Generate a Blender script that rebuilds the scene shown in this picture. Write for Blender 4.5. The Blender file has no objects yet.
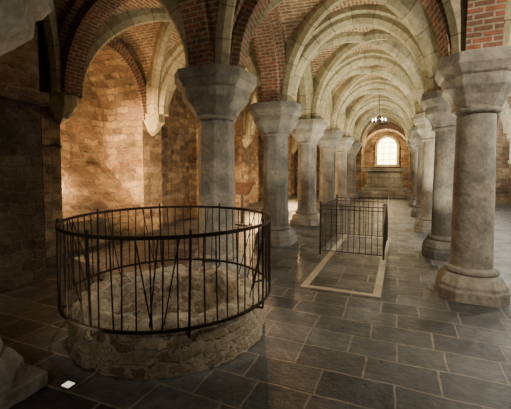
import bpy, math, random
from mathutils import Vector, noise
random.seed(7)
S=1.6
sc=bpy.context.scene
pi=math.pi
# ------------------------------------------------------------ mesh builder
class MB:
    def __init__(s): s.v=[];s.f=[];s.uv=[];s.m=[];s.sm=[]
    def add(s,V,F,UV=None,mat=0,smooth=False):
        o=len(s.v); s.v+= [tuple(p) for p in V]
        for k,f in enumerate(F):
            s.f.append([i+o for i in f])
            if UV: s.uv.append(UV[k])
            else:
                pts=[Vector(V[i]) for i in f]
                n=Vector((0,0,0))
                for a in range(len(pts)):
                    p,q=pts[a],pts[(a+1)%len(pts)]
                    n+=p.cross(q)
                ax=[abs(c) for c in n]
                if ax[2]>=max(ax[0],ax[1]): s.uv.append([(p.x,p.y) for p in pts])
                elif ax[0]>=ax[1]: s.uv.append([(p.y,p.z) for p in pts])
                else: s.uv.append([(p.x,p.z) for p in pts])
            s.m.append(mat); s.sm.append(smooth)
    def box(s,x0,x1,y0,y1,z0,z1,mat=0):
        V=[(x0,y0,z0),(x1,y0,z0),(x1,y1,z0),(x0,y1,z0),(x0,y0,z1),(x1,y0,z1),(x1,y1,z1),(x0,y1,z1)]
        s.add(V,[(0,3,2,1),(4,5,6,7),(0,1,5,4),(1,2,6,5),(2,3,7,6),(3,0,4,7)],mat=mat)
    def lathe(s,prof,n,cx,cy,rot=0,mat=0,smooth=False,caps=True,angs=None,k_=1.0):
        V=[];F=[];UV=[]
        if angs: n=len(angs)
        for (r,z) in prof:
            for k in range(n):
                a=angs[k] if angs else rot+2*pi*k/n
                V.append((cx+r*k_*math.cos(a),cy+r*k_*math.sin(a),z))
        rm=max(p[0] for p in prof); acc=[0]
        for i in range(1,len(prof)): acc.append(acc[-1]+math.hypot(prof[i][0]-prof[i-1][0],prof[i][1]-prof[i-1][1]))
        for i in range(len(prof)-1):
            for k in range(n):
                k2=(k+1)%n
                F.append((i*n+k,i*n+k2,(i+1)*n+k2,(i+1)*n+k))
                u0=rm*2*pi*k/n;u1=rm*2*pi*(k+1)/n
                UV.append([(u0,acc[i]),(u1,acc[i]),(u1,acc[i+1]),(u0,acc[i+1])])
        s.add(V,F,UV,mat,smooth)
        if caps:
            for i,rev in ((0,True),(len(prof)-1,False)):
                ring=V[i*n:(i+1)*n]
                f=list(range(n)); 
                if rev: f=f[::-1]
                s.add(ring,[f],mat=mat)
    def tube(s,p0,p1,r,n=6,mat=0):
        p0=Vector(p0);p1=Vector(p1);d=(p1-p0).normalized()
        a=d.orthogonal().normalized();b=d.cross(a)
        V=[]
        for p in (p0,p1):
            for k in range(n):
                t=2*pi*k/n; V.append(p+a*r*math.cos(t)+b*r*math.sin(t))
        F=[(k,(k+1)%n,n+(k+1)%n,n+k) for k in range(n)]+[tuple(range(n))[::-1],tuple(range(n,2*n))]
        s.add(V,F,mat=mat,smooth=False)
    def ring(s,cx,cy,z,r,w,hh,n=72,mat=0):
        prof=[(r-w/2,z-hh/2),(r+w/2,z-hh/2),(r+w/2,z+hh/2),(r-w/2,z+hh/2),(r-w/2,z-hh/2)]
        s.lathe(prof,n,cx,cy,mat=mat,caps=False)
    def arch(s,A,B,z0,shrink,H,prof,n=28,mat=0,swap=False,t0=0,t1=pi):
        A=Vector((A[0],A[1],0));B=Vector((B[0],B[1],0))
        M=(A+B)/2;D=(B-A);L=D.length/2;D.normalize();a=L-shrink
        Sd=Vector((-D.y,D.x,0))
        V=[];F=[];UV=[];m=len(prof);arc=[];last=None;acc=0
        for i in range(n+1):
            t=t1+(t0-t1)*i/n
            p=M+D*(a*math.cos(t))+Vector((0,0,z0+H*math.sin(t)))
            N=(D*(math.cos(t)/a)+Vector((0,0,math.sin(t)/H))).normalized()
            if last is not None: acc+=(p-last).length
            last=p;arc.append(acc)
            for (q,nn) in prof: V.append(p+Sd*q+N*nn)
        per=[0]
        for j in range(m): 
            q=prof[j];w=prof[(j+1)%m];per.append(per[-1]+math.hypot(q[0]-w[0],q[1]-w[1]))
        for i in range(n):
            for j in range(m):
                j2=(j+1)%m
                F.append((i*m+j,i*m+j2,(i+1)*m+j2,(i+1)*m+j))
                c=[(arc[i],per[j]),(arc[i],per[j+1]),(arc[i+1],per[j+1]),(arc[i+1],per[j])]
                if swap: c=[(y,x) for x,y in c]
                UV.append(c)
        s.add(V,F,UV,mat,False)
    def build(s,name,mats,bevel=0,parent=None):
        me=bpy.data.meshes.new(name)
        me.from_pydata([(x*S,y*S,z*S) for x,y,z in s.v],[],s.f)
        uvl=me.uv_layers.new(name="UVMap")
        for k,p in enumerate(me.polygons):
            p.material_index=s.m[k];p.use_smooth=s.sm[k]
            for j,l in enumerate(p.loop_indices):
                u=s.uv[k][j]; uvl.data[l].uv=(u[0]*S,u[1]*S)
        for m in mats: me.materials.append(m)
        ob=bpy.data.objects.new(name,me); sc.collection.objects.link(ob)
        if bevel:
            b=ob.modifiers.new("bevel","BEVEL");b.width=bevel;b.segments=2;b.limit_method='ANGLE'
        if parent: ob.parent=parent
        return ob
# ------------------------------------------------------------ materials
def base(name):
    m=bpy.data.materials.new(name);m.use_nodes=True
    nt=m.node_tree;b=nt.nodes["Principled BSDF"];return m,nt,b
def N(nt,t,**k):
    n=nt.nodes.new(t)
    for a,v in k.items(): setattr(n,a,v)
    return n
def mixc(nt,fac,a,b,mode='MIX'):
    n=nt.nodes.new("ShaderNodeMix");n.data_type='RGBA';n.blend_type=mode
    for s,v in ((n.inputs[0],fac),(n.inputs[6],a),(n.inputs[7],b)):
        if hasattr(v,'links'): nt.links.new(v,s)
        elif isinstance(v,(int,float)): s.default_value=v
        else: s.default_value=(*v,1)
    return n.outputs[2]
def math_(nt,op,a,b=0,clamp=False):
    n=nt.nodes.new("ShaderNodeMath");n.operation=op;n.use_clamp=clamp
    for s,v in ((n.inputs[0],a),(n.inputs[1],b)):
        if hasattr(v,'links'): nt.links.new(v,s)
        else: s.default_value=v
    return n.outputs[0]
def noise_(nt,vec,scale,detail=5,rough=.6):
    n=N(nt,"ShaderNodeTexNoise");n.inputs["Scale"].default_value=scale;n.inputs["Detail"].default_value=detail;n.inputs["Roughness"].default_value=rough
    nt.links.new(vec,n.inputs["Vector"]);return n
def ramp(nt,fac,a,b,ca=(0,0,0),cb=(1,1,1)):
    r=N(nt,"ShaderNodeValToRGB");r.color_ramp.elements[0].position=a;r.color_ramp.elements[1].position=b
    r.color_ramp.elements[0].color=(*ca,1);r.color_ramp.elements[1].color=(*cb,1)
    nt.links.new(fac,r.inputs[0]);return r.outputs[0]
def bumpn(nt,b,height,dist,strength=1):
    n=N(nt,"ShaderNodeBump");n.inputs["Distance"].default_value=dist;n.inputs["Strength"].default_value=strength
    nt.links.new(height,n.inputs["Height"]);nt.links.new(n.outputs[0],b.inputs["Normal"])
def masonry(name,c1,c2,c3,mortar,bw,rh,ms=.012,distort=.03,bump=.02,rough=.85,offset=.5,spec=.3,glossy=None,jointkeep=.85,dscale=2.5,blot=.6,dirt=.5,squash=1,sqf=2,blotr=(.42,.68)):
    m,nt,b=base(name)
    tc=N(nt,"ShaderNodeTexCoord");uv=tc.outputs["UV"];ob=tc.outputs["Object"]
    ns=noise_(nt,ob,dscale,3)
    sub=N(nt,"ShaderNodeVectorMath",operation='SUBTRACT');nt.links.new(ns.outputs["Color"],sub.inputs[0]);sub.inputs[1].default_value=(.5,.5,.5)
    sca=N(nt,"ShaderNodeVectorMath",operation='SCALE');nt.links.new(sub.outputs[0],sca.inputs[0]);sca.inputs["Scale"].default_value=distort*2
    add=N(nt,"ShaderNodeVectorMath",operation='ADD');nt.links.new(uv,add.inputs[0]);nt.links.new(sca.outputs[0],add.inputs[1])
    br=N(nt,"ShaderNodeTexBrick");br.offset=offset;br.squash=squash;br.squash_frequency=sqf
    br.inputs["Scale"].default_value=1;br.inputs["Brick Width"].default_value=bw;br.inputs["Row Height"].default_value=rh
    br.inputs["Mortar Size"].default_value=ms;br.inputs["Mortar Smooth"].default_value=.3
    br.inputs["Color1"].default_value=(*c1,1);br.inputs["Color2"].default_value=(*c2,1);br.inputs["Mortar"].default_value=(*mortar,1)
    nt.links.new(add.outputs[0],br.inputs["Vector"])
    n1=noise_(nt,ob,1.3,6,.65);f1=ramp(nt,n1.outputs["Fac"],*blotr)
    n2=noise_(nt,ob,14,6,.7);f2=ramp(nt,n2.outputs["Fac"],.3,.75,(.5,.5,.5),(1.15,1.15,1.15))
    n4=noise_(nt,ob,.9,5,.7);f4=ramp(nt,n4.outputs["Fac"],.35,.6,(dirt,)*3,(1.05,)*3)
    col=mixc(nt,math_(nt,'MULTIPLY',f1,blot),br.outputs["Color"],c3)
    col=mixc(nt,math_(nt,'MULTIPLY',br.outputs["Fac"],jointkeep),col,mortar)
    col=mixc(nt,1.0,col,f2,'MULTIPLY')
    col=mixc(nt,1.0,col,f4,'MULTIPLY')
    nt.links.new(col,b.inputs["Base Color"])
    b.inputs["Roughness"].default_value=rough;b.inputs["Specular IOR Level"].default_value=spec
    if glossy:
        n3=noise_(nt,ob,3,5,.7);nt.links.new(ramp(nt,n3.outputs["Fac"],.3,.7,(glossy[0],)*3,(glossy[1],)*3),b.inputs["Roughness"])
    h=math_(nt,'SUBTRACT',math_(nt,'MULTIPLY',n2.outputs["Fac"],.6),br.outputs["Fac"])
    bumpn(nt,b,h,bump)
    return m
def stone(name,c1,c2,bump=.01,rough=.8,scale=3,metal=0,speck=.8):
    m,nt,b=base(name)
    tc=N(nt,"ShaderNodeTexCoord");ob=tc.outputs["Object"]
    n1=noise_(nt,ob,scale,7,.65);n2=noise_(nt,ob,scale*7,4,.6)
    col=mixc(nt,ramp(nt,n1.outputs["Fac"],.35,.65),c1,c2)
    col=mixc(nt,1,col,ramp(nt,n2.outputs["Fac"],.3,.7,(speck,)*3,(1.08,1.08,1.08)),'MULTIPLY')
    nt.links.new(col,b.inputs["Base Color"]);b.inputs["Roughness"].default_value=rough;b.inputs["Metallic"].default_value=metal
    h=math_(nt,'ADD',math_(nt,'MULTIPLY',n1.outputs["Fac"],1.5),math_(nt,'MULTIPLY',n2.outputs["Fac"],.5))
    bumpn(nt,b,h,bump);return m
def emis(name,c,s):
    m,nt,b=base(name);b.inputs["Base Color"].default_value=(*c,1);b.inputs["Emission Color"].default_value=(*c,1);b.inputs["Emission Strength"].default_value=s;return m

M_floor=masonry("slate_slabs",(.024,.031,.038),(.14,.15,.155),(.055,.053,.047),(.28,.25,.20),.54,.33,.011,.035,.035,.4,glossy=(.27,.62),spec=.5,dirt=.5,squash=.72,sqf=3,offset=.43,dscale=1.8)
M_vault=masonry("vault_brick",(.40,.19,.105),(.24,.13,.08),(.42,.33,.21),(.52,.45,.31),.24,.075,.015,.02,.014)
M_arch=masonry("arch_brick",(.36,.13,.075),(.17,.085,.06),(.16,.12,.09),(.38,.32,.23),.20,.07,.013,.012,.02,dirt=.6)
M_wall=masonry("wall_rubble",(.50,.37,.21),(.14,.095,.06),(.27,.135,.08),(.27,.215,.14),.40,.165,.02,.13,.09,dscale=3.2,dirt=.4,squash=.6,sqf=3,blot=.5)
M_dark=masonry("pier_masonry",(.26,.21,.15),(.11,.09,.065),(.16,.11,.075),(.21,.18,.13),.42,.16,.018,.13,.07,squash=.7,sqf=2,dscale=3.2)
M_rib=masonry("rib_stone",(.48,.44,.29),(.33,.30,.19),(.40,.36,.23),(.17,.15,.10),.42,2.3,.008,.0,.006,dirt=.65)
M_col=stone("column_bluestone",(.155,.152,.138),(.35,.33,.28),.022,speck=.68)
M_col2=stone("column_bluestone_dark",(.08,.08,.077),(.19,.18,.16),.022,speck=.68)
M_iron=stone("wrought_iron",(.02,.016,.013),(.05,.033,.022),.002,.55,12,.6)
M_rub=masonry("well_rubble",(.60,.53,.38),(.25,.19,.12),(.42,.35,.24),(.50,.45,.35),.24,.105,.020,.13,.09,dscale=5,dirt=.6,squash=.6,sqf=3)
M_strip=stone("light_inlay",(.28,.25,.18),(.42,.37,.28),.003,.5)
M_pale=stone("pale_well_fill",(.34,.31,.24),(.52,.48,.38),.05,.95,5,speck=.6)
M_altar=masonry("altar_stone",(.36,.32,.22),(.27,.24,.16),(.28,.25,.17),(.14,.12,.09),.6,.35,.012,.01,.01)
M_glass=emis("window_daylight",(1,.93,.42),10)
M_glassr=emis("side_window_daylight",(1,.95,.8),4)
M_lampem=emis("lamp_glass",(1,.93,.75),8)
M_upl=emis("uplight_glass",(1,.9,.7),1.0)
M_black=stone("black_metal",(.015,.015,.015),(.03,.03,.03),.001,.4)
M_panel=stone("panel_print",(.10,.03,.025),(.16,.12,.09),.0,.5,8)

# ------------------------------------------------------------ plan (units of 1.6 m)
ZS=1.82;H=1.08
XW0,XL,XR,XW1=-3.6,-1.54,.46,2.5
Ys=[-2.7,-.95,.84,2.75,4.33,6.0,7.8,9.8,11.9,13.7]
def node(i,j):
    x=(XW0,XL,XR,XW1)[i];y=Ys[j]
    if i==2 and j==3: x,y=.53,3.12
    if i==2 and j==4: x,y=.49,4.42
    if i==1 and j==3: y=2.72
    if i==1 and j==2: x,y=-1.74,.76
    return (x,y)
vm=MB();NG=24
us=[math.sin(pi/2*(-1+2*k/NG)) for k in range(NG+1)]
for i in range(3):
    for j in range(len(Ys)-1):
        p00,p10,p01,p11=[Vector((*node(a,b_),0)) for a,b_ in ((i,j),(i+1,j),(i,j+1),(i+1,j+1))]
        V=[]
        for b_ in range(NG+1):
            for a in range(NG+1):
                u,v=(us[a]+1)/2,(us[b_]+1)/2
                p=p00*(1-u)*(1-v)+p10*u*(1-v)+p01*(1-u)*v+p11*u*v
                z=ZS+H*math.sqrt(max(0,1-min(us[a]**2,us[b_]**2)))
                V.append((p.x,p.y,z))
        F=[];UV=[]
        lx=(p10-p00).length/2;ly=(p01-p00).length/2
        def arcl(u,l): return math.asin(max(-1,min(1,u)))*(l+H)/2
        for b_ in range(NG):
            for a in range(NG):
                q=[(a,b_),(a+1,b_),(a+1,b_+1),(a,b_+1)]
                if a==b_: tris=[[q[0],q[1],q[2]],[q[0],q[2],q[3]]]
                elif a+b_==NG-1: tris=[[q[0],q[1],q[3]],[q[1],q[2],q[3]]]
                else: tris=[q]
                for t in tris:
                    uc=sum(us[x] for x,y in t)/len(t);vc=sum(us[y] for x,y in t)/len(t)
                    F.append([y*(NG+1)+x for x,y in t][::-1])
                    if abs(uc)<abs(vc): c=[(us[y]*ly,arcl(us[x],lx)) for x,y in t]
                    else: c=[(us[x]*lx,arcl(us[y],ly)) for x,y in t]
                    UV.append(c[::-1])
        vm.add(V,F,UV,0,False)
vm.build("ceiling",[M_vault])
P_br=[(-.19,.2),(-.19,.0),(-.11,.0),(-.11,-.1),(.11,-.1),(.11,.0),(.19,.0),(.19,.2)]
P_st=[(-.15,.2),(-.15,0),(-.10,-.02),(-.10,-.07),(-.05,-.12),(.05,-.12),(.10,-.07),(.10,-.02),(.15,0),(.15,.2)]
P_dg=[(-.065,.2),(-.065,-.02),(-.03,-.08),(.03,-.08),(.065,-.02),(.065,.2)]
ribs=MB()
for j in range(len(Ys)):
    for i in range(4):
        if i<3 and 0<j<len(Ys):
            A,B=node(i,j),node(i+1,j)
            if j<=3: ribs.arch(A,B,ZS,.14,H-.06,P_br,40,mat=1,swap=True)
            else: ribs.arch(A,B,ZS,.14,H-.06,P_st,36)
        if j<len(Ys)-1:
            A,B=node(i,j),node(i,j+1)
            if i in(1,2):
                if j<=3 : ribs.arch(A,B,ZS,.14,H-.06,P_br,40,mat=1,swap=True)
                else: ribs.arch(A,B,ZS,.14,H-.08,P_st,32)
    if j<len(Ys)-1:
        for i in range(3):
            ribs.arch(node(i,j),node(i+1,j+1),ZS,.17,H-.03,P_dg,36)
            ribs.arch(node(i+1,j),node(i,j+1),ZS,.17,H-.03,P_dg,36)
ribs.build("vault_arches_and_ribs",[M_rib,M_arch])
# columns
def chsq(deg=29):
    c=math.radians(deg);A=[]
    for k in range(4): A+= [k*pi/2-c,k*pi/2+c]
    return A
CH=chsq()
def column(x,y,mat,octs,q=None,block=False):
    m=MB();n=8;ro=pi/8;kk=1/math.cos(math.radians(29))
    if q is None: q=1.07 if octs else .94
    b=1.0 if octs else .92
    if block: m.box(x-.27,x+.27,y-.27,y+.27,0,.07)
    m.lathe([(.255*b,0),(.255*b,.075),(.245*b,.09),(.245*b,.115),(.21*b,.17),(.19*b,.185)],n,x,y,angs=CH,k_=kk)
    m.lathe([(.19*b,.18),(.208*b,.20),(.20*b,.225),(.175*b,.235)],24,x,y,0,smooth=True)
    if octs: m.lathe([(.172,.22),(.165,1.45)],8,x,y,ro)
    else: m.lathe([(.146,.22),(.141,.8),(.130,1.45)],32,x,y,0,smooth=True)
    m.lathe([(.155*b,1.41),(.178*b,1.42),(.186*b,1.44),(.178*b,1.46),(.155*b,1.47)],24,x,y,0,smooth=True)
    m.lathe([(.165*b,1.455),(.20*q,1.54),(.235*q,1.585),(.245*q,1.60),(.25*q,1.68)],n,x,y,angs=CH,k_=kk)
    m.lathe([(.25*q,1.675),(.27*q,1.69),(.295*q,1.74),(.30*q,1.745),(.30*q,ZS+.005)],n,x,y,angs=CH,k_=kk)
    return m.build("column",[mat],bevel=.018)
for j in range(1,len(Ys)-1):
    for i in (1,2):
        x,y=node(i,j)
        blk=(i==1 and j==2)
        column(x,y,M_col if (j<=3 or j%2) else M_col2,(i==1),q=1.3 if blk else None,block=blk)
# ------------------------------------------------------------ walls
def arch_wall(name,along,c,j0,j1,dirn,openings,mat,matback,trimmat,wtop=2.98):
    mb=MB()
    def P(t,d,z): return (c+dirn*d,t,z) if along=='y' else (t,c+dirn*d,z)
    cur=j0
    for (ctr,hw,sill,zs,rise,dep,slope) in openings:
        t0,t1=ctr-hw,ctr+hw
        mb.add([P(cur,0,0),P(t0,0,0),P(t0,0,wtop),P(cur,0,wtop)],[(0,1,2,3)],[[(cur,0),(t0,0),(t0,wtop),(cur,wtop)]])
        K=20;pts=[(t0,sill)]+[(ctr-hw*math.cos(pi*k/K),zs+rise*math.sin(pi*k/K)) for k in range(K+1)]+[(t1,sill)]
        if sill>0: mb.add([P(t0,0,0),P(t1,0,0),P(t1,0,sill),P(t0,0,sill)],[(0,1,2,3)],[[(t0,0),(t1,0),(t1,sill),(t0,sill)]])
        for k in range(1,K+1):
            a,b=pts[k],pts[k+1]
            mb.add([P(a[0],0,a[1]),P(b[0],0,b[1]),P(b[0],0,wtop),P(a[0],0,wtop)],[(0,1,2,3)],[[a,b,(b[0],wtop),(a[0],wtop)]])
        acc=0
        for k in range(len(pts)-1):
            a,b=pts[k],pts[k+1];l=math.hypot(a[0]-b[0],a[1]-b[1])
            mb.add([P(a[0],0,a[1]),P(b[0],0,b[1]),P(b[0],dep,b[1]),P(a[0],dep,a[1])],[(0,1,2,3)],[[(0,acc),(0,acc+l),(dep,acc+l),(dep,acc)]])
            acc+=l
        mb.add([P(t,dep,z) for t,z in pts],[list(range(len(pts)))],[[(t,z) for t,z in pts]],mat=1)
        zb=sill+slope
        if sill>0: mb.add([P(t0,0,sill),P(t1,0,sill),P(t1,dep,zb),P(t0,dep,zb)],[(0,1,2,3)],[[(t0,0),(t1,0),(t1,dep),(t0,dep)]],mat=1)
        if along=='y': A,B=(c,t0),(c,t1)
        else: A,B=(t0,c),(t1,c)
        mb.arch(A,B,zs,-.0,rise,[(-.03,.0),(.03,.0),(.03,.16),(-.03,.16)],36,mat=2,swap=True)
        cur=t1
    mb.add([P(cur,0,0),P(j1,0,0),P(j1,0,wtop),P(cur,0,wtop)],[(0,1,2,3)],[[(cur,0),(j1,0),(j1,wtop),(cur,wtop)]])
    return mb.build(name,[mat,matback,trimmat])
def mid(j): return (Ys[j]+Ys[j+1])/2
def half(j): return (Ys[j+1]-Ys[j])/2
opsL=[]
for j in range(len(Ys)-1):
    if j==3: opsL.append((3.43,.68,.35,1.72,.88,.8,.75))
    else: opsL.append((mid(j),half(j)-.22,.0,1.7,.85,.3,.0))
arch_wall("wall_left",'y',XW0,Ys[0],Ys[-1],-1,opsL,M_wall,M_wall,M_arch)
opsR=[(mid(j),half(j)-.3,.0,1.65,.8,.3,.0) for j in range(len(Ys)-1)]
arch_wall("wall_right",'y',XW1,Ys[0],Ys[-1],1,opsR,M_wall,M_wall,M_arch)
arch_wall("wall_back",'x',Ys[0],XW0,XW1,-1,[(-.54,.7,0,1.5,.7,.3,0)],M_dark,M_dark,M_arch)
arch_wall("wall_far",'x',Ys[-1],XW0,XW1,1,[(-2.57,.7,0,1.7,.8,.3,0),(-.54,.84,0,1.62,.84,1.3,0),(1.48,.7,0,1.7,.8,.3,0)],M_wall,M_wall,M_arch)
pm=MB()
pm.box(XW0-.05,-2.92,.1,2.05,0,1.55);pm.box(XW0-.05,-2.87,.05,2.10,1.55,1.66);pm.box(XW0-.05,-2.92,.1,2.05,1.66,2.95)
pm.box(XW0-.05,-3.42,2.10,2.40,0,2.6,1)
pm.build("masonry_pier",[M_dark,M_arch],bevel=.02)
for side,x in ((1,XW0),(-1,XW1)):
    for j in range(1,len(Ys)-1):
        if side==1 and j in(1,2): continue
        m=MB();m.lathe([(.02,1.5),(.10,1.56),(.16,1.66),(.2,1.70),(.2,1.82)],8,x,Ys[j],pi/8);m.build("wall_corbel",[M_rib],bevel=.01)
# ------------------------------------------------------------ floor with well opening
WX,WY=-1.33,1.765;RI,RO=.40,.572
fm=MB();q=.7;NS=64
inner=[];outer=[]
for k in range(NS):
    a=2*pi*k/NS+pi/4;c,s_=math.cos(a),math.sin(a);mx=max(abs(c),abs(s_))
    inner.append((WX+(RI+.05)*c,WY+(RI+.05)*s_,0));outer.append((WX+q*c/mx,WY+q*s_/mx,0))
fm.add(inner+outer,[(k,NS+k,NS+(k+1)%NS,(k+1)%NS) for k in range(NS)])
x0,x1,y0,y1=XW0-1.2,XW1+.5,Ys[0]-.5,Ys[-1]+1.5
for (a,b,c,d) in ((x0,WX-q,y0,y1),(WX+q,x1,y0,y1),(WX-q,WX+q,y0,WY-q),(WX-q,WX+q,WY+q,y1)):
    fm.add([(a,c,0),(b,c,0),(b,d,0),(a,d,0)],[(0,1,2,3)])
fm.build("floor",[M_floor])
im=MB();w=.06;e=.004
ax0,ax1,ay0,ay1=-.76,-.12,2.75,5.2
im.box(ax0,ax1,ay0,ay0+w,0,e);im.box(ax0,ax1,ay1-w,ay1,0,e);im.box(ax0,ax0+w,ay0+w,ay1-w,0,e);im.box(ax1-w,ax1,ay0+w,ay1-w,0,e)
im.build("floor_inlay_border",[M_strip])
# ------------------------------------------------------------ well
wm=MB();n=128
prof=[(RO+.01,0),(RO+.01,.05),(RO,.1),(RO,.15),(RO-.005,.19),(RO-.02,.22),(RO-.05,.232),(RO-.09,.235),(RI+.05,.235),(RI+.01,.22),(RI,.18),(RI,.1),(RI,0),(RI,-.2),(RI,-.3)]
V=[];F=[];UV=[];acc=[0]
for i in range(1,len(prof)): acc.append(acc[-1]+math.hypot(prof[i][0]-prof[i-1][0],prof[i][1]-prof[i-1][1]))
for (r,z) in prof:
    for k in range(n):
        a=2*pi*k/n
        p=Vector((r*math.cos(a),r*math.sin(a),z))
        d=noise.noise(p*9)*.02+noise.noise(p*22)*.018
        zz=z+(noise.noise(p*7+Vector((5,1,2)))*.045+noise.noise(p*20)*.025 if .15<z else 0)
        V.append((WX+(r+d)*math.cos(a),WY+(r+d)*math.sin(a),zz))
for i in range(len(prof)-1):
    for k in range(n):
        k2=(k+1)%n;F.append((i*n+k,i*n+k2,(i+1)*n+k2,(i+1)*n+k))
        u0=.55*2*pi*k/n;u1=.55*2*pi*(k+1)/n
        UV.append([(u0,acc[i]),(u1,acc[i]),(u1,acc[i+1]),(u0,acc[i+1])])
wm.add(V,F,UV,0,True)
wm.lathe([(RI+.02,-.10),(.001,-.09)],48,WX,WY,mat=1,caps=False)
wm.build("stone_well",[M_rub,M_pale])
rm=MB();rr=.628;zt,zb=.685,.25
rm.ring(WX,WY,zt,rr,.009,.018,96);rm.ring(WX,WY,zb,rr,.010,.015,96)
nb=64
for k in range(nb):
    a=2*pi*k/nb;ja=a+random.uniform(-.02,.02)
    post=(k%8==0)
    p0=(WX+rr*math.cos(ja),WY+rr*math.sin(ja),zb-(.0 if not post else .04));p1=(WX+rr*math.cos(a),WY+rr*math.sin(a),zt+(.03 if post else 0))
    rm.tube(p0,p1,.0065 if post else .0038)
    if post:
        rm.tube(p0,(WX+(RO-.06)*math.cos(ja),WY+(RO-.06)*math.sin(ja),.2),.008)
for k in range(16):
    a=random.uniform(0,2*pi);b_=a+random.uniform(-.16,.16);r2=rr-.01
    rm.tube((WX+(r2-.1)*math.cos(a),WY+(r2-.1)*math.sin(a),.225),(WX+r2*math.cos(b_),WY+r2*math.sin(b_),zt),.0036)
rm.build("round_iron_railing",[M_iron])
qm=MB();rx0,rx1,ry0,ry1=-.84,-.15,3.9,5.0;ht=.57
cs=[(rx0,ry0),(rx1,ry0),(rx1,ry1),(rx0,ry1)]
for a in range(4):
    p,r_=cs[a],cs[(a+1)%4];L=math.hypot(p[0]-r_[0],p[1]-r_[1]);nn=int(L/.062)
    for z in (.05,ht-.04,ht): qm.tube((*p,z),(*r_,z),.005)
    for k in range(1,nn):
        t=k/nn;x=p[0]+(r_[0]-p[0])*t;y=p[1]+(r_[1]-p[1])*t
        qm.tube((x,y,.05),(x,y,ht),.0038)
    qm.tube((*p,0),(*p,ht+.02),.010,8);qm.lathe([(.001,ht+.01),(.016,ht+.025),(.016,ht+.035),(.001,ht+.05)],10,p[0],p[1],caps=False)
qm.build("rectangular_iron_railing",[M_iron])
# ------------------------------------------------------------ altar & window
cx=-.52
am=MB()
am.box(cx-.98,cx+.96,12.2,13.69,0,.10);am.box(cx-.86,cx+.86,12.4,13.69,.10,.20)
am.box(cx-.76,cx+.76,12.6,13.65,.20,.30);am.box(cx-.6,cx+.6,12.94,13.56,.30,.88)
for k in range(3): am.box(cx-.55+k*.38,cx-.21+k*.38,12.91,12.95,.36,.80)
am.box(cx-.74,cx+.74,12.84,13.64,.88,1.0)
am.build("stone_altar",[M_altar],bevel=.01)
wn=MB();yb=15.0-.02;hw=.36;z0w,zsw=1.15,1.87
K=20;pts=[(cx-hw,z0w)]+[(cx-hw*math.cos(pi*k/K),zsw+hw*math.sin(pi*k/K)) for k in range(K+1)]+[(cx+hw,z0w)]
wn.add([(x,yb,z) for x,z in pts],[list(range(len(pts)))],mat=0)
wn.arch((cx-hw,yb),(cx+hw,yb),zsw,0,hw,[(-.05,0),(.1,0),(.1,.1),(-.05,.1)],24,mat=1)
wn.box(cx-hw-.1,cx-hw,yb-.1,yb+.02,z0w,zsw,1);wn.box(cx+hw,cx+hw+.1,yb-.1,yb+.02,z0w,zsw,1);wn.box(cx-hw-.12,cx+hw+.12,yb-.14,yb+.02,z0w-.1,z0w,1)
for k in (-.12,.12): wn.box(cx+k-.008,cx+k+.008,yb-.02,yb-.005,z0w,zsw+.3,2)
for z in (1.35,1.6,1.85,2.05): wn.box(cx-hw+.01,cx+hw-.01,yb-.02,yb-.005,z-.008,z+.008,2)
wn.build("window_1",[M_glass,M_rib,M_iron])
for wi,j in enumerate((4,5,6,7)):
    wn=MB();cy=mid(j);xb=XW1+.28;hw=.25;z0w,zsw=1.2,1.8
    pts=[(cy-hw,z0w)]+[(cy-hw*math.cos(pi*k/K),zsw+hw*math.sin(pi*k/K)) for k in range(K+1)]+[(cy+hw,z0w)]
    wn.add([(xb,y,z) for y,z in pts],[list(range(len(pts)))],mat=0)
    wn.arch((xb,cy-hw),(xb,cy+hw),zsw,0,hw,[(-.02,0),(.06,0),(.06,.08),(-.02,.08)],20,mat=1)
    wn.box(xb-.08,xb+.02,cy-hw-.08,cy-hw,z0w,zsw,1);wn.box(xb-.08,xb+.02,cy+hw,cy+hw+.08,z0w,zsw,1);wn.box(xb-.1,xb+.02,cy-hw-.1,cy+hw+.1,z0w-.08,z0w,1)
    wn.build("window_%d"%(wi+2),[M_glassr,M_rib])
hm=MB();hx,hy=-.52,9.2
hm.tube((hx,hy,2.3),(hx,hy,2.9),.008);hm.ring(hx,hy,2.17,.15,.014,.03,32)
for k in range(6):
    a=k*pi/3;hm.tube((hx,hy,2.32),(hx+.15*math.cos(a),hy+.15*math.sin(a),2.17),.007)
    hm.lathe([(.008,2.17),(.02,2.19),(.02,2.23),(.008,2.25)],8,hx+.15*math.cos(a),hy+.15*math.sin(a),mat=1)
hm.build("hanging_chandelier",[M_iron,M_lampem])
lm=MB();lx,ly=-2.55,5.4
lm.box(lx-.14,lx+.14,ly-.1,ly+.1,0,.025);lm.box(lx-.02,lx+.02,ly-.02,ly+.02,.025,.58)
lm.add([(lx-.18,ly-.14,.53),(lx+.18,ly-.14,.53),(lx+.18,ly+.12,.72),(lx-.18,ly+.12,.72),(lx-.18,ly-.14,.555),(lx+.18,ly-.14,.555),(lx+.18,ly+.12,.745),(lx-.18,ly+.12,.745)],[(0,3,2,1),(0,1,5,4),(1,2,6,5),(2,3,7,6),(3,0,4,7)])
lm.add([(lx-.18,ly-.14,.556),(lx+.18,ly-.14,.556),(lx+.18,ly+.12,.746),(lx-.18,ly+.12,.746)],[(0,1,2,3)],mat=1)
lm.build("information_lectern",[M_black,M_panel])
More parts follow.
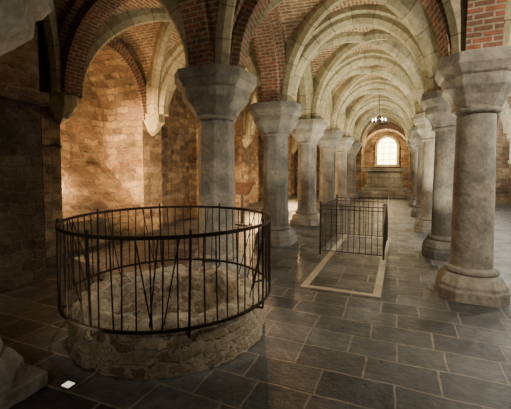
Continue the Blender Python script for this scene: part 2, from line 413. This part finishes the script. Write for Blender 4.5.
# ------------------------------------------------------------ lights
def spot(pos,tgt,e,col,ang=90,rad=.06,blend=.6):
    l=bpy.data.lights.new("spot_light","SPOT");l.energy=e;l.color=col;l.spot_size=math.radians(ang);l.spot_blend=blend;l.shadow_soft_size=rad
    o=bpy.data.objects.new("spot_light",l);sc.collection.objects.link(o)
    p=Vector(pos)*S;o.location=p;o.rotation_euler=(Vector(tgt)*S-p).to_track_quat('-Z','Y').to_euler();return o
def point(pos,e,col,rad=.1):
    l=bpy.data.lights.new("point_light","POINT");l.energy=e;l.color=col;l.shadow_soft_size=rad
    o=bpy.data.objects.new("point_light",l);sc.collection.objects.link(o);o.location=Vector(pos)*S;return o
warm=(1,.60,.28);nv=(1,.87,.57);day=(1,.93,.8)
fx,fy=-1.385,1.06
f=MB();f.box(fx-.03,fx+.03,fy-.025,fy+.025,0,.006,0);f.box(fx-.022,fx+.022,fy-.018,fy+.018,.006,.008,1);f.build("floor_uplight",[M_black,M_upl])
spot((fx,fy,.03),(fx-.15,fy+.2,2),50,nv,70)
point((-4.05,2.90,.95),210,warm,.05)
s_=MB();s_.tube((-3.6,2.62,1.25),(-3.5,2.62,1.25),.01);s_.tube((-3.50,2.60,1.27),(-3.48,2.66,1.23),.022,12);s_.build("wall_spotlight",[M_black])
spot((-3.42,2.75,1.22),(-3.6,4.9,1.2),1500,warm,75)
spot((-2.7,2.9,.3),(-3.7,4.9,1.5),700,warm,90)
spot((-2.75,1.2,2.6),(-2.6,2.6,.2),120,warm,80)
point((-3.0,7.0,.5),280,warm);point((-3.0,10.0,.6),280,warm)
for j in range(3,8):  # added uplights without fixtures, hidden behind the columns to brighten the vault
    x,y=node(2,j)
    spot((x-.05,y+.36,.12),(x-.75,y+1.1,2.9),(680 if j>3 else 400),nv,105,blend=.4)
    x,y=node(1,j)
    spot((x+.05,y+.36,.12),(x+.6,y+1.0,2.9),(170 if j<5 else 280),nv,105,blend=.4)
for j in (3,4,5,6,7): point((1.9,mid(j),1.7),220,day,.25)  # added points stand in for daylight from the side windows
for y in (5.2,7.0,8.8): spot((2.3,y,1.9),(-.1,y-.2,0),950,day,34,.05,.2)  # added spots throw the side windows' sun patches onto the nave floor
point((-.54,13.95,1.9),300,(1,.66,.33),.1)
spot((-.54,11.2,2.5),(-.52,13.2,.6),420,(1,.82,.55),55)
spot((.3,-.8,2.5),(-1.2,2.0,.2),1250,(1,.82,.57),72,.1)  # added fill from behind the camera for the well front and floor
spot((1.6,1.2,2.3),(.2,3.2,.6),720,(1,.84,.62),85,.12)  # added fill from the right for the near right column
spot((-1.2,1.5,2.75),(-1.42,2.05,.1),300,(1,.86,.64),42,.08)  # added spot overhead to brighten the well interior
point((-.4,-1.2,2.0),120,(1,.84,.63),.3)  # added soft fill behind the camera
w=bpy.data.worlds.new("world");sc.world=w;w.use_nodes=True
w.node_tree.nodes["Background"].inputs[0].default_value=(.5,.45,.38,1);w.node_tree.nodes["Background"].inputs[1].default_value=.05
# ------------------------------------------------------------ camera
cam=bpy.data.cameras.new("camera");co=bpy.data.objects.new("camera",cam);sc.collection.objects.link(co);sc.camera=co
cam.sensor_width=36;cam.sensor_fit='HORIZONTAL';cam.lens=36*341/511
pitch=math.radians(3)
co.location=(0,0,S);co.rotation_euler=(pi/2-pitch,0,math.radians(23))
cam.shift_y=-(36.5-341*math.tan(pitch))/511
cam.clip_start=.05
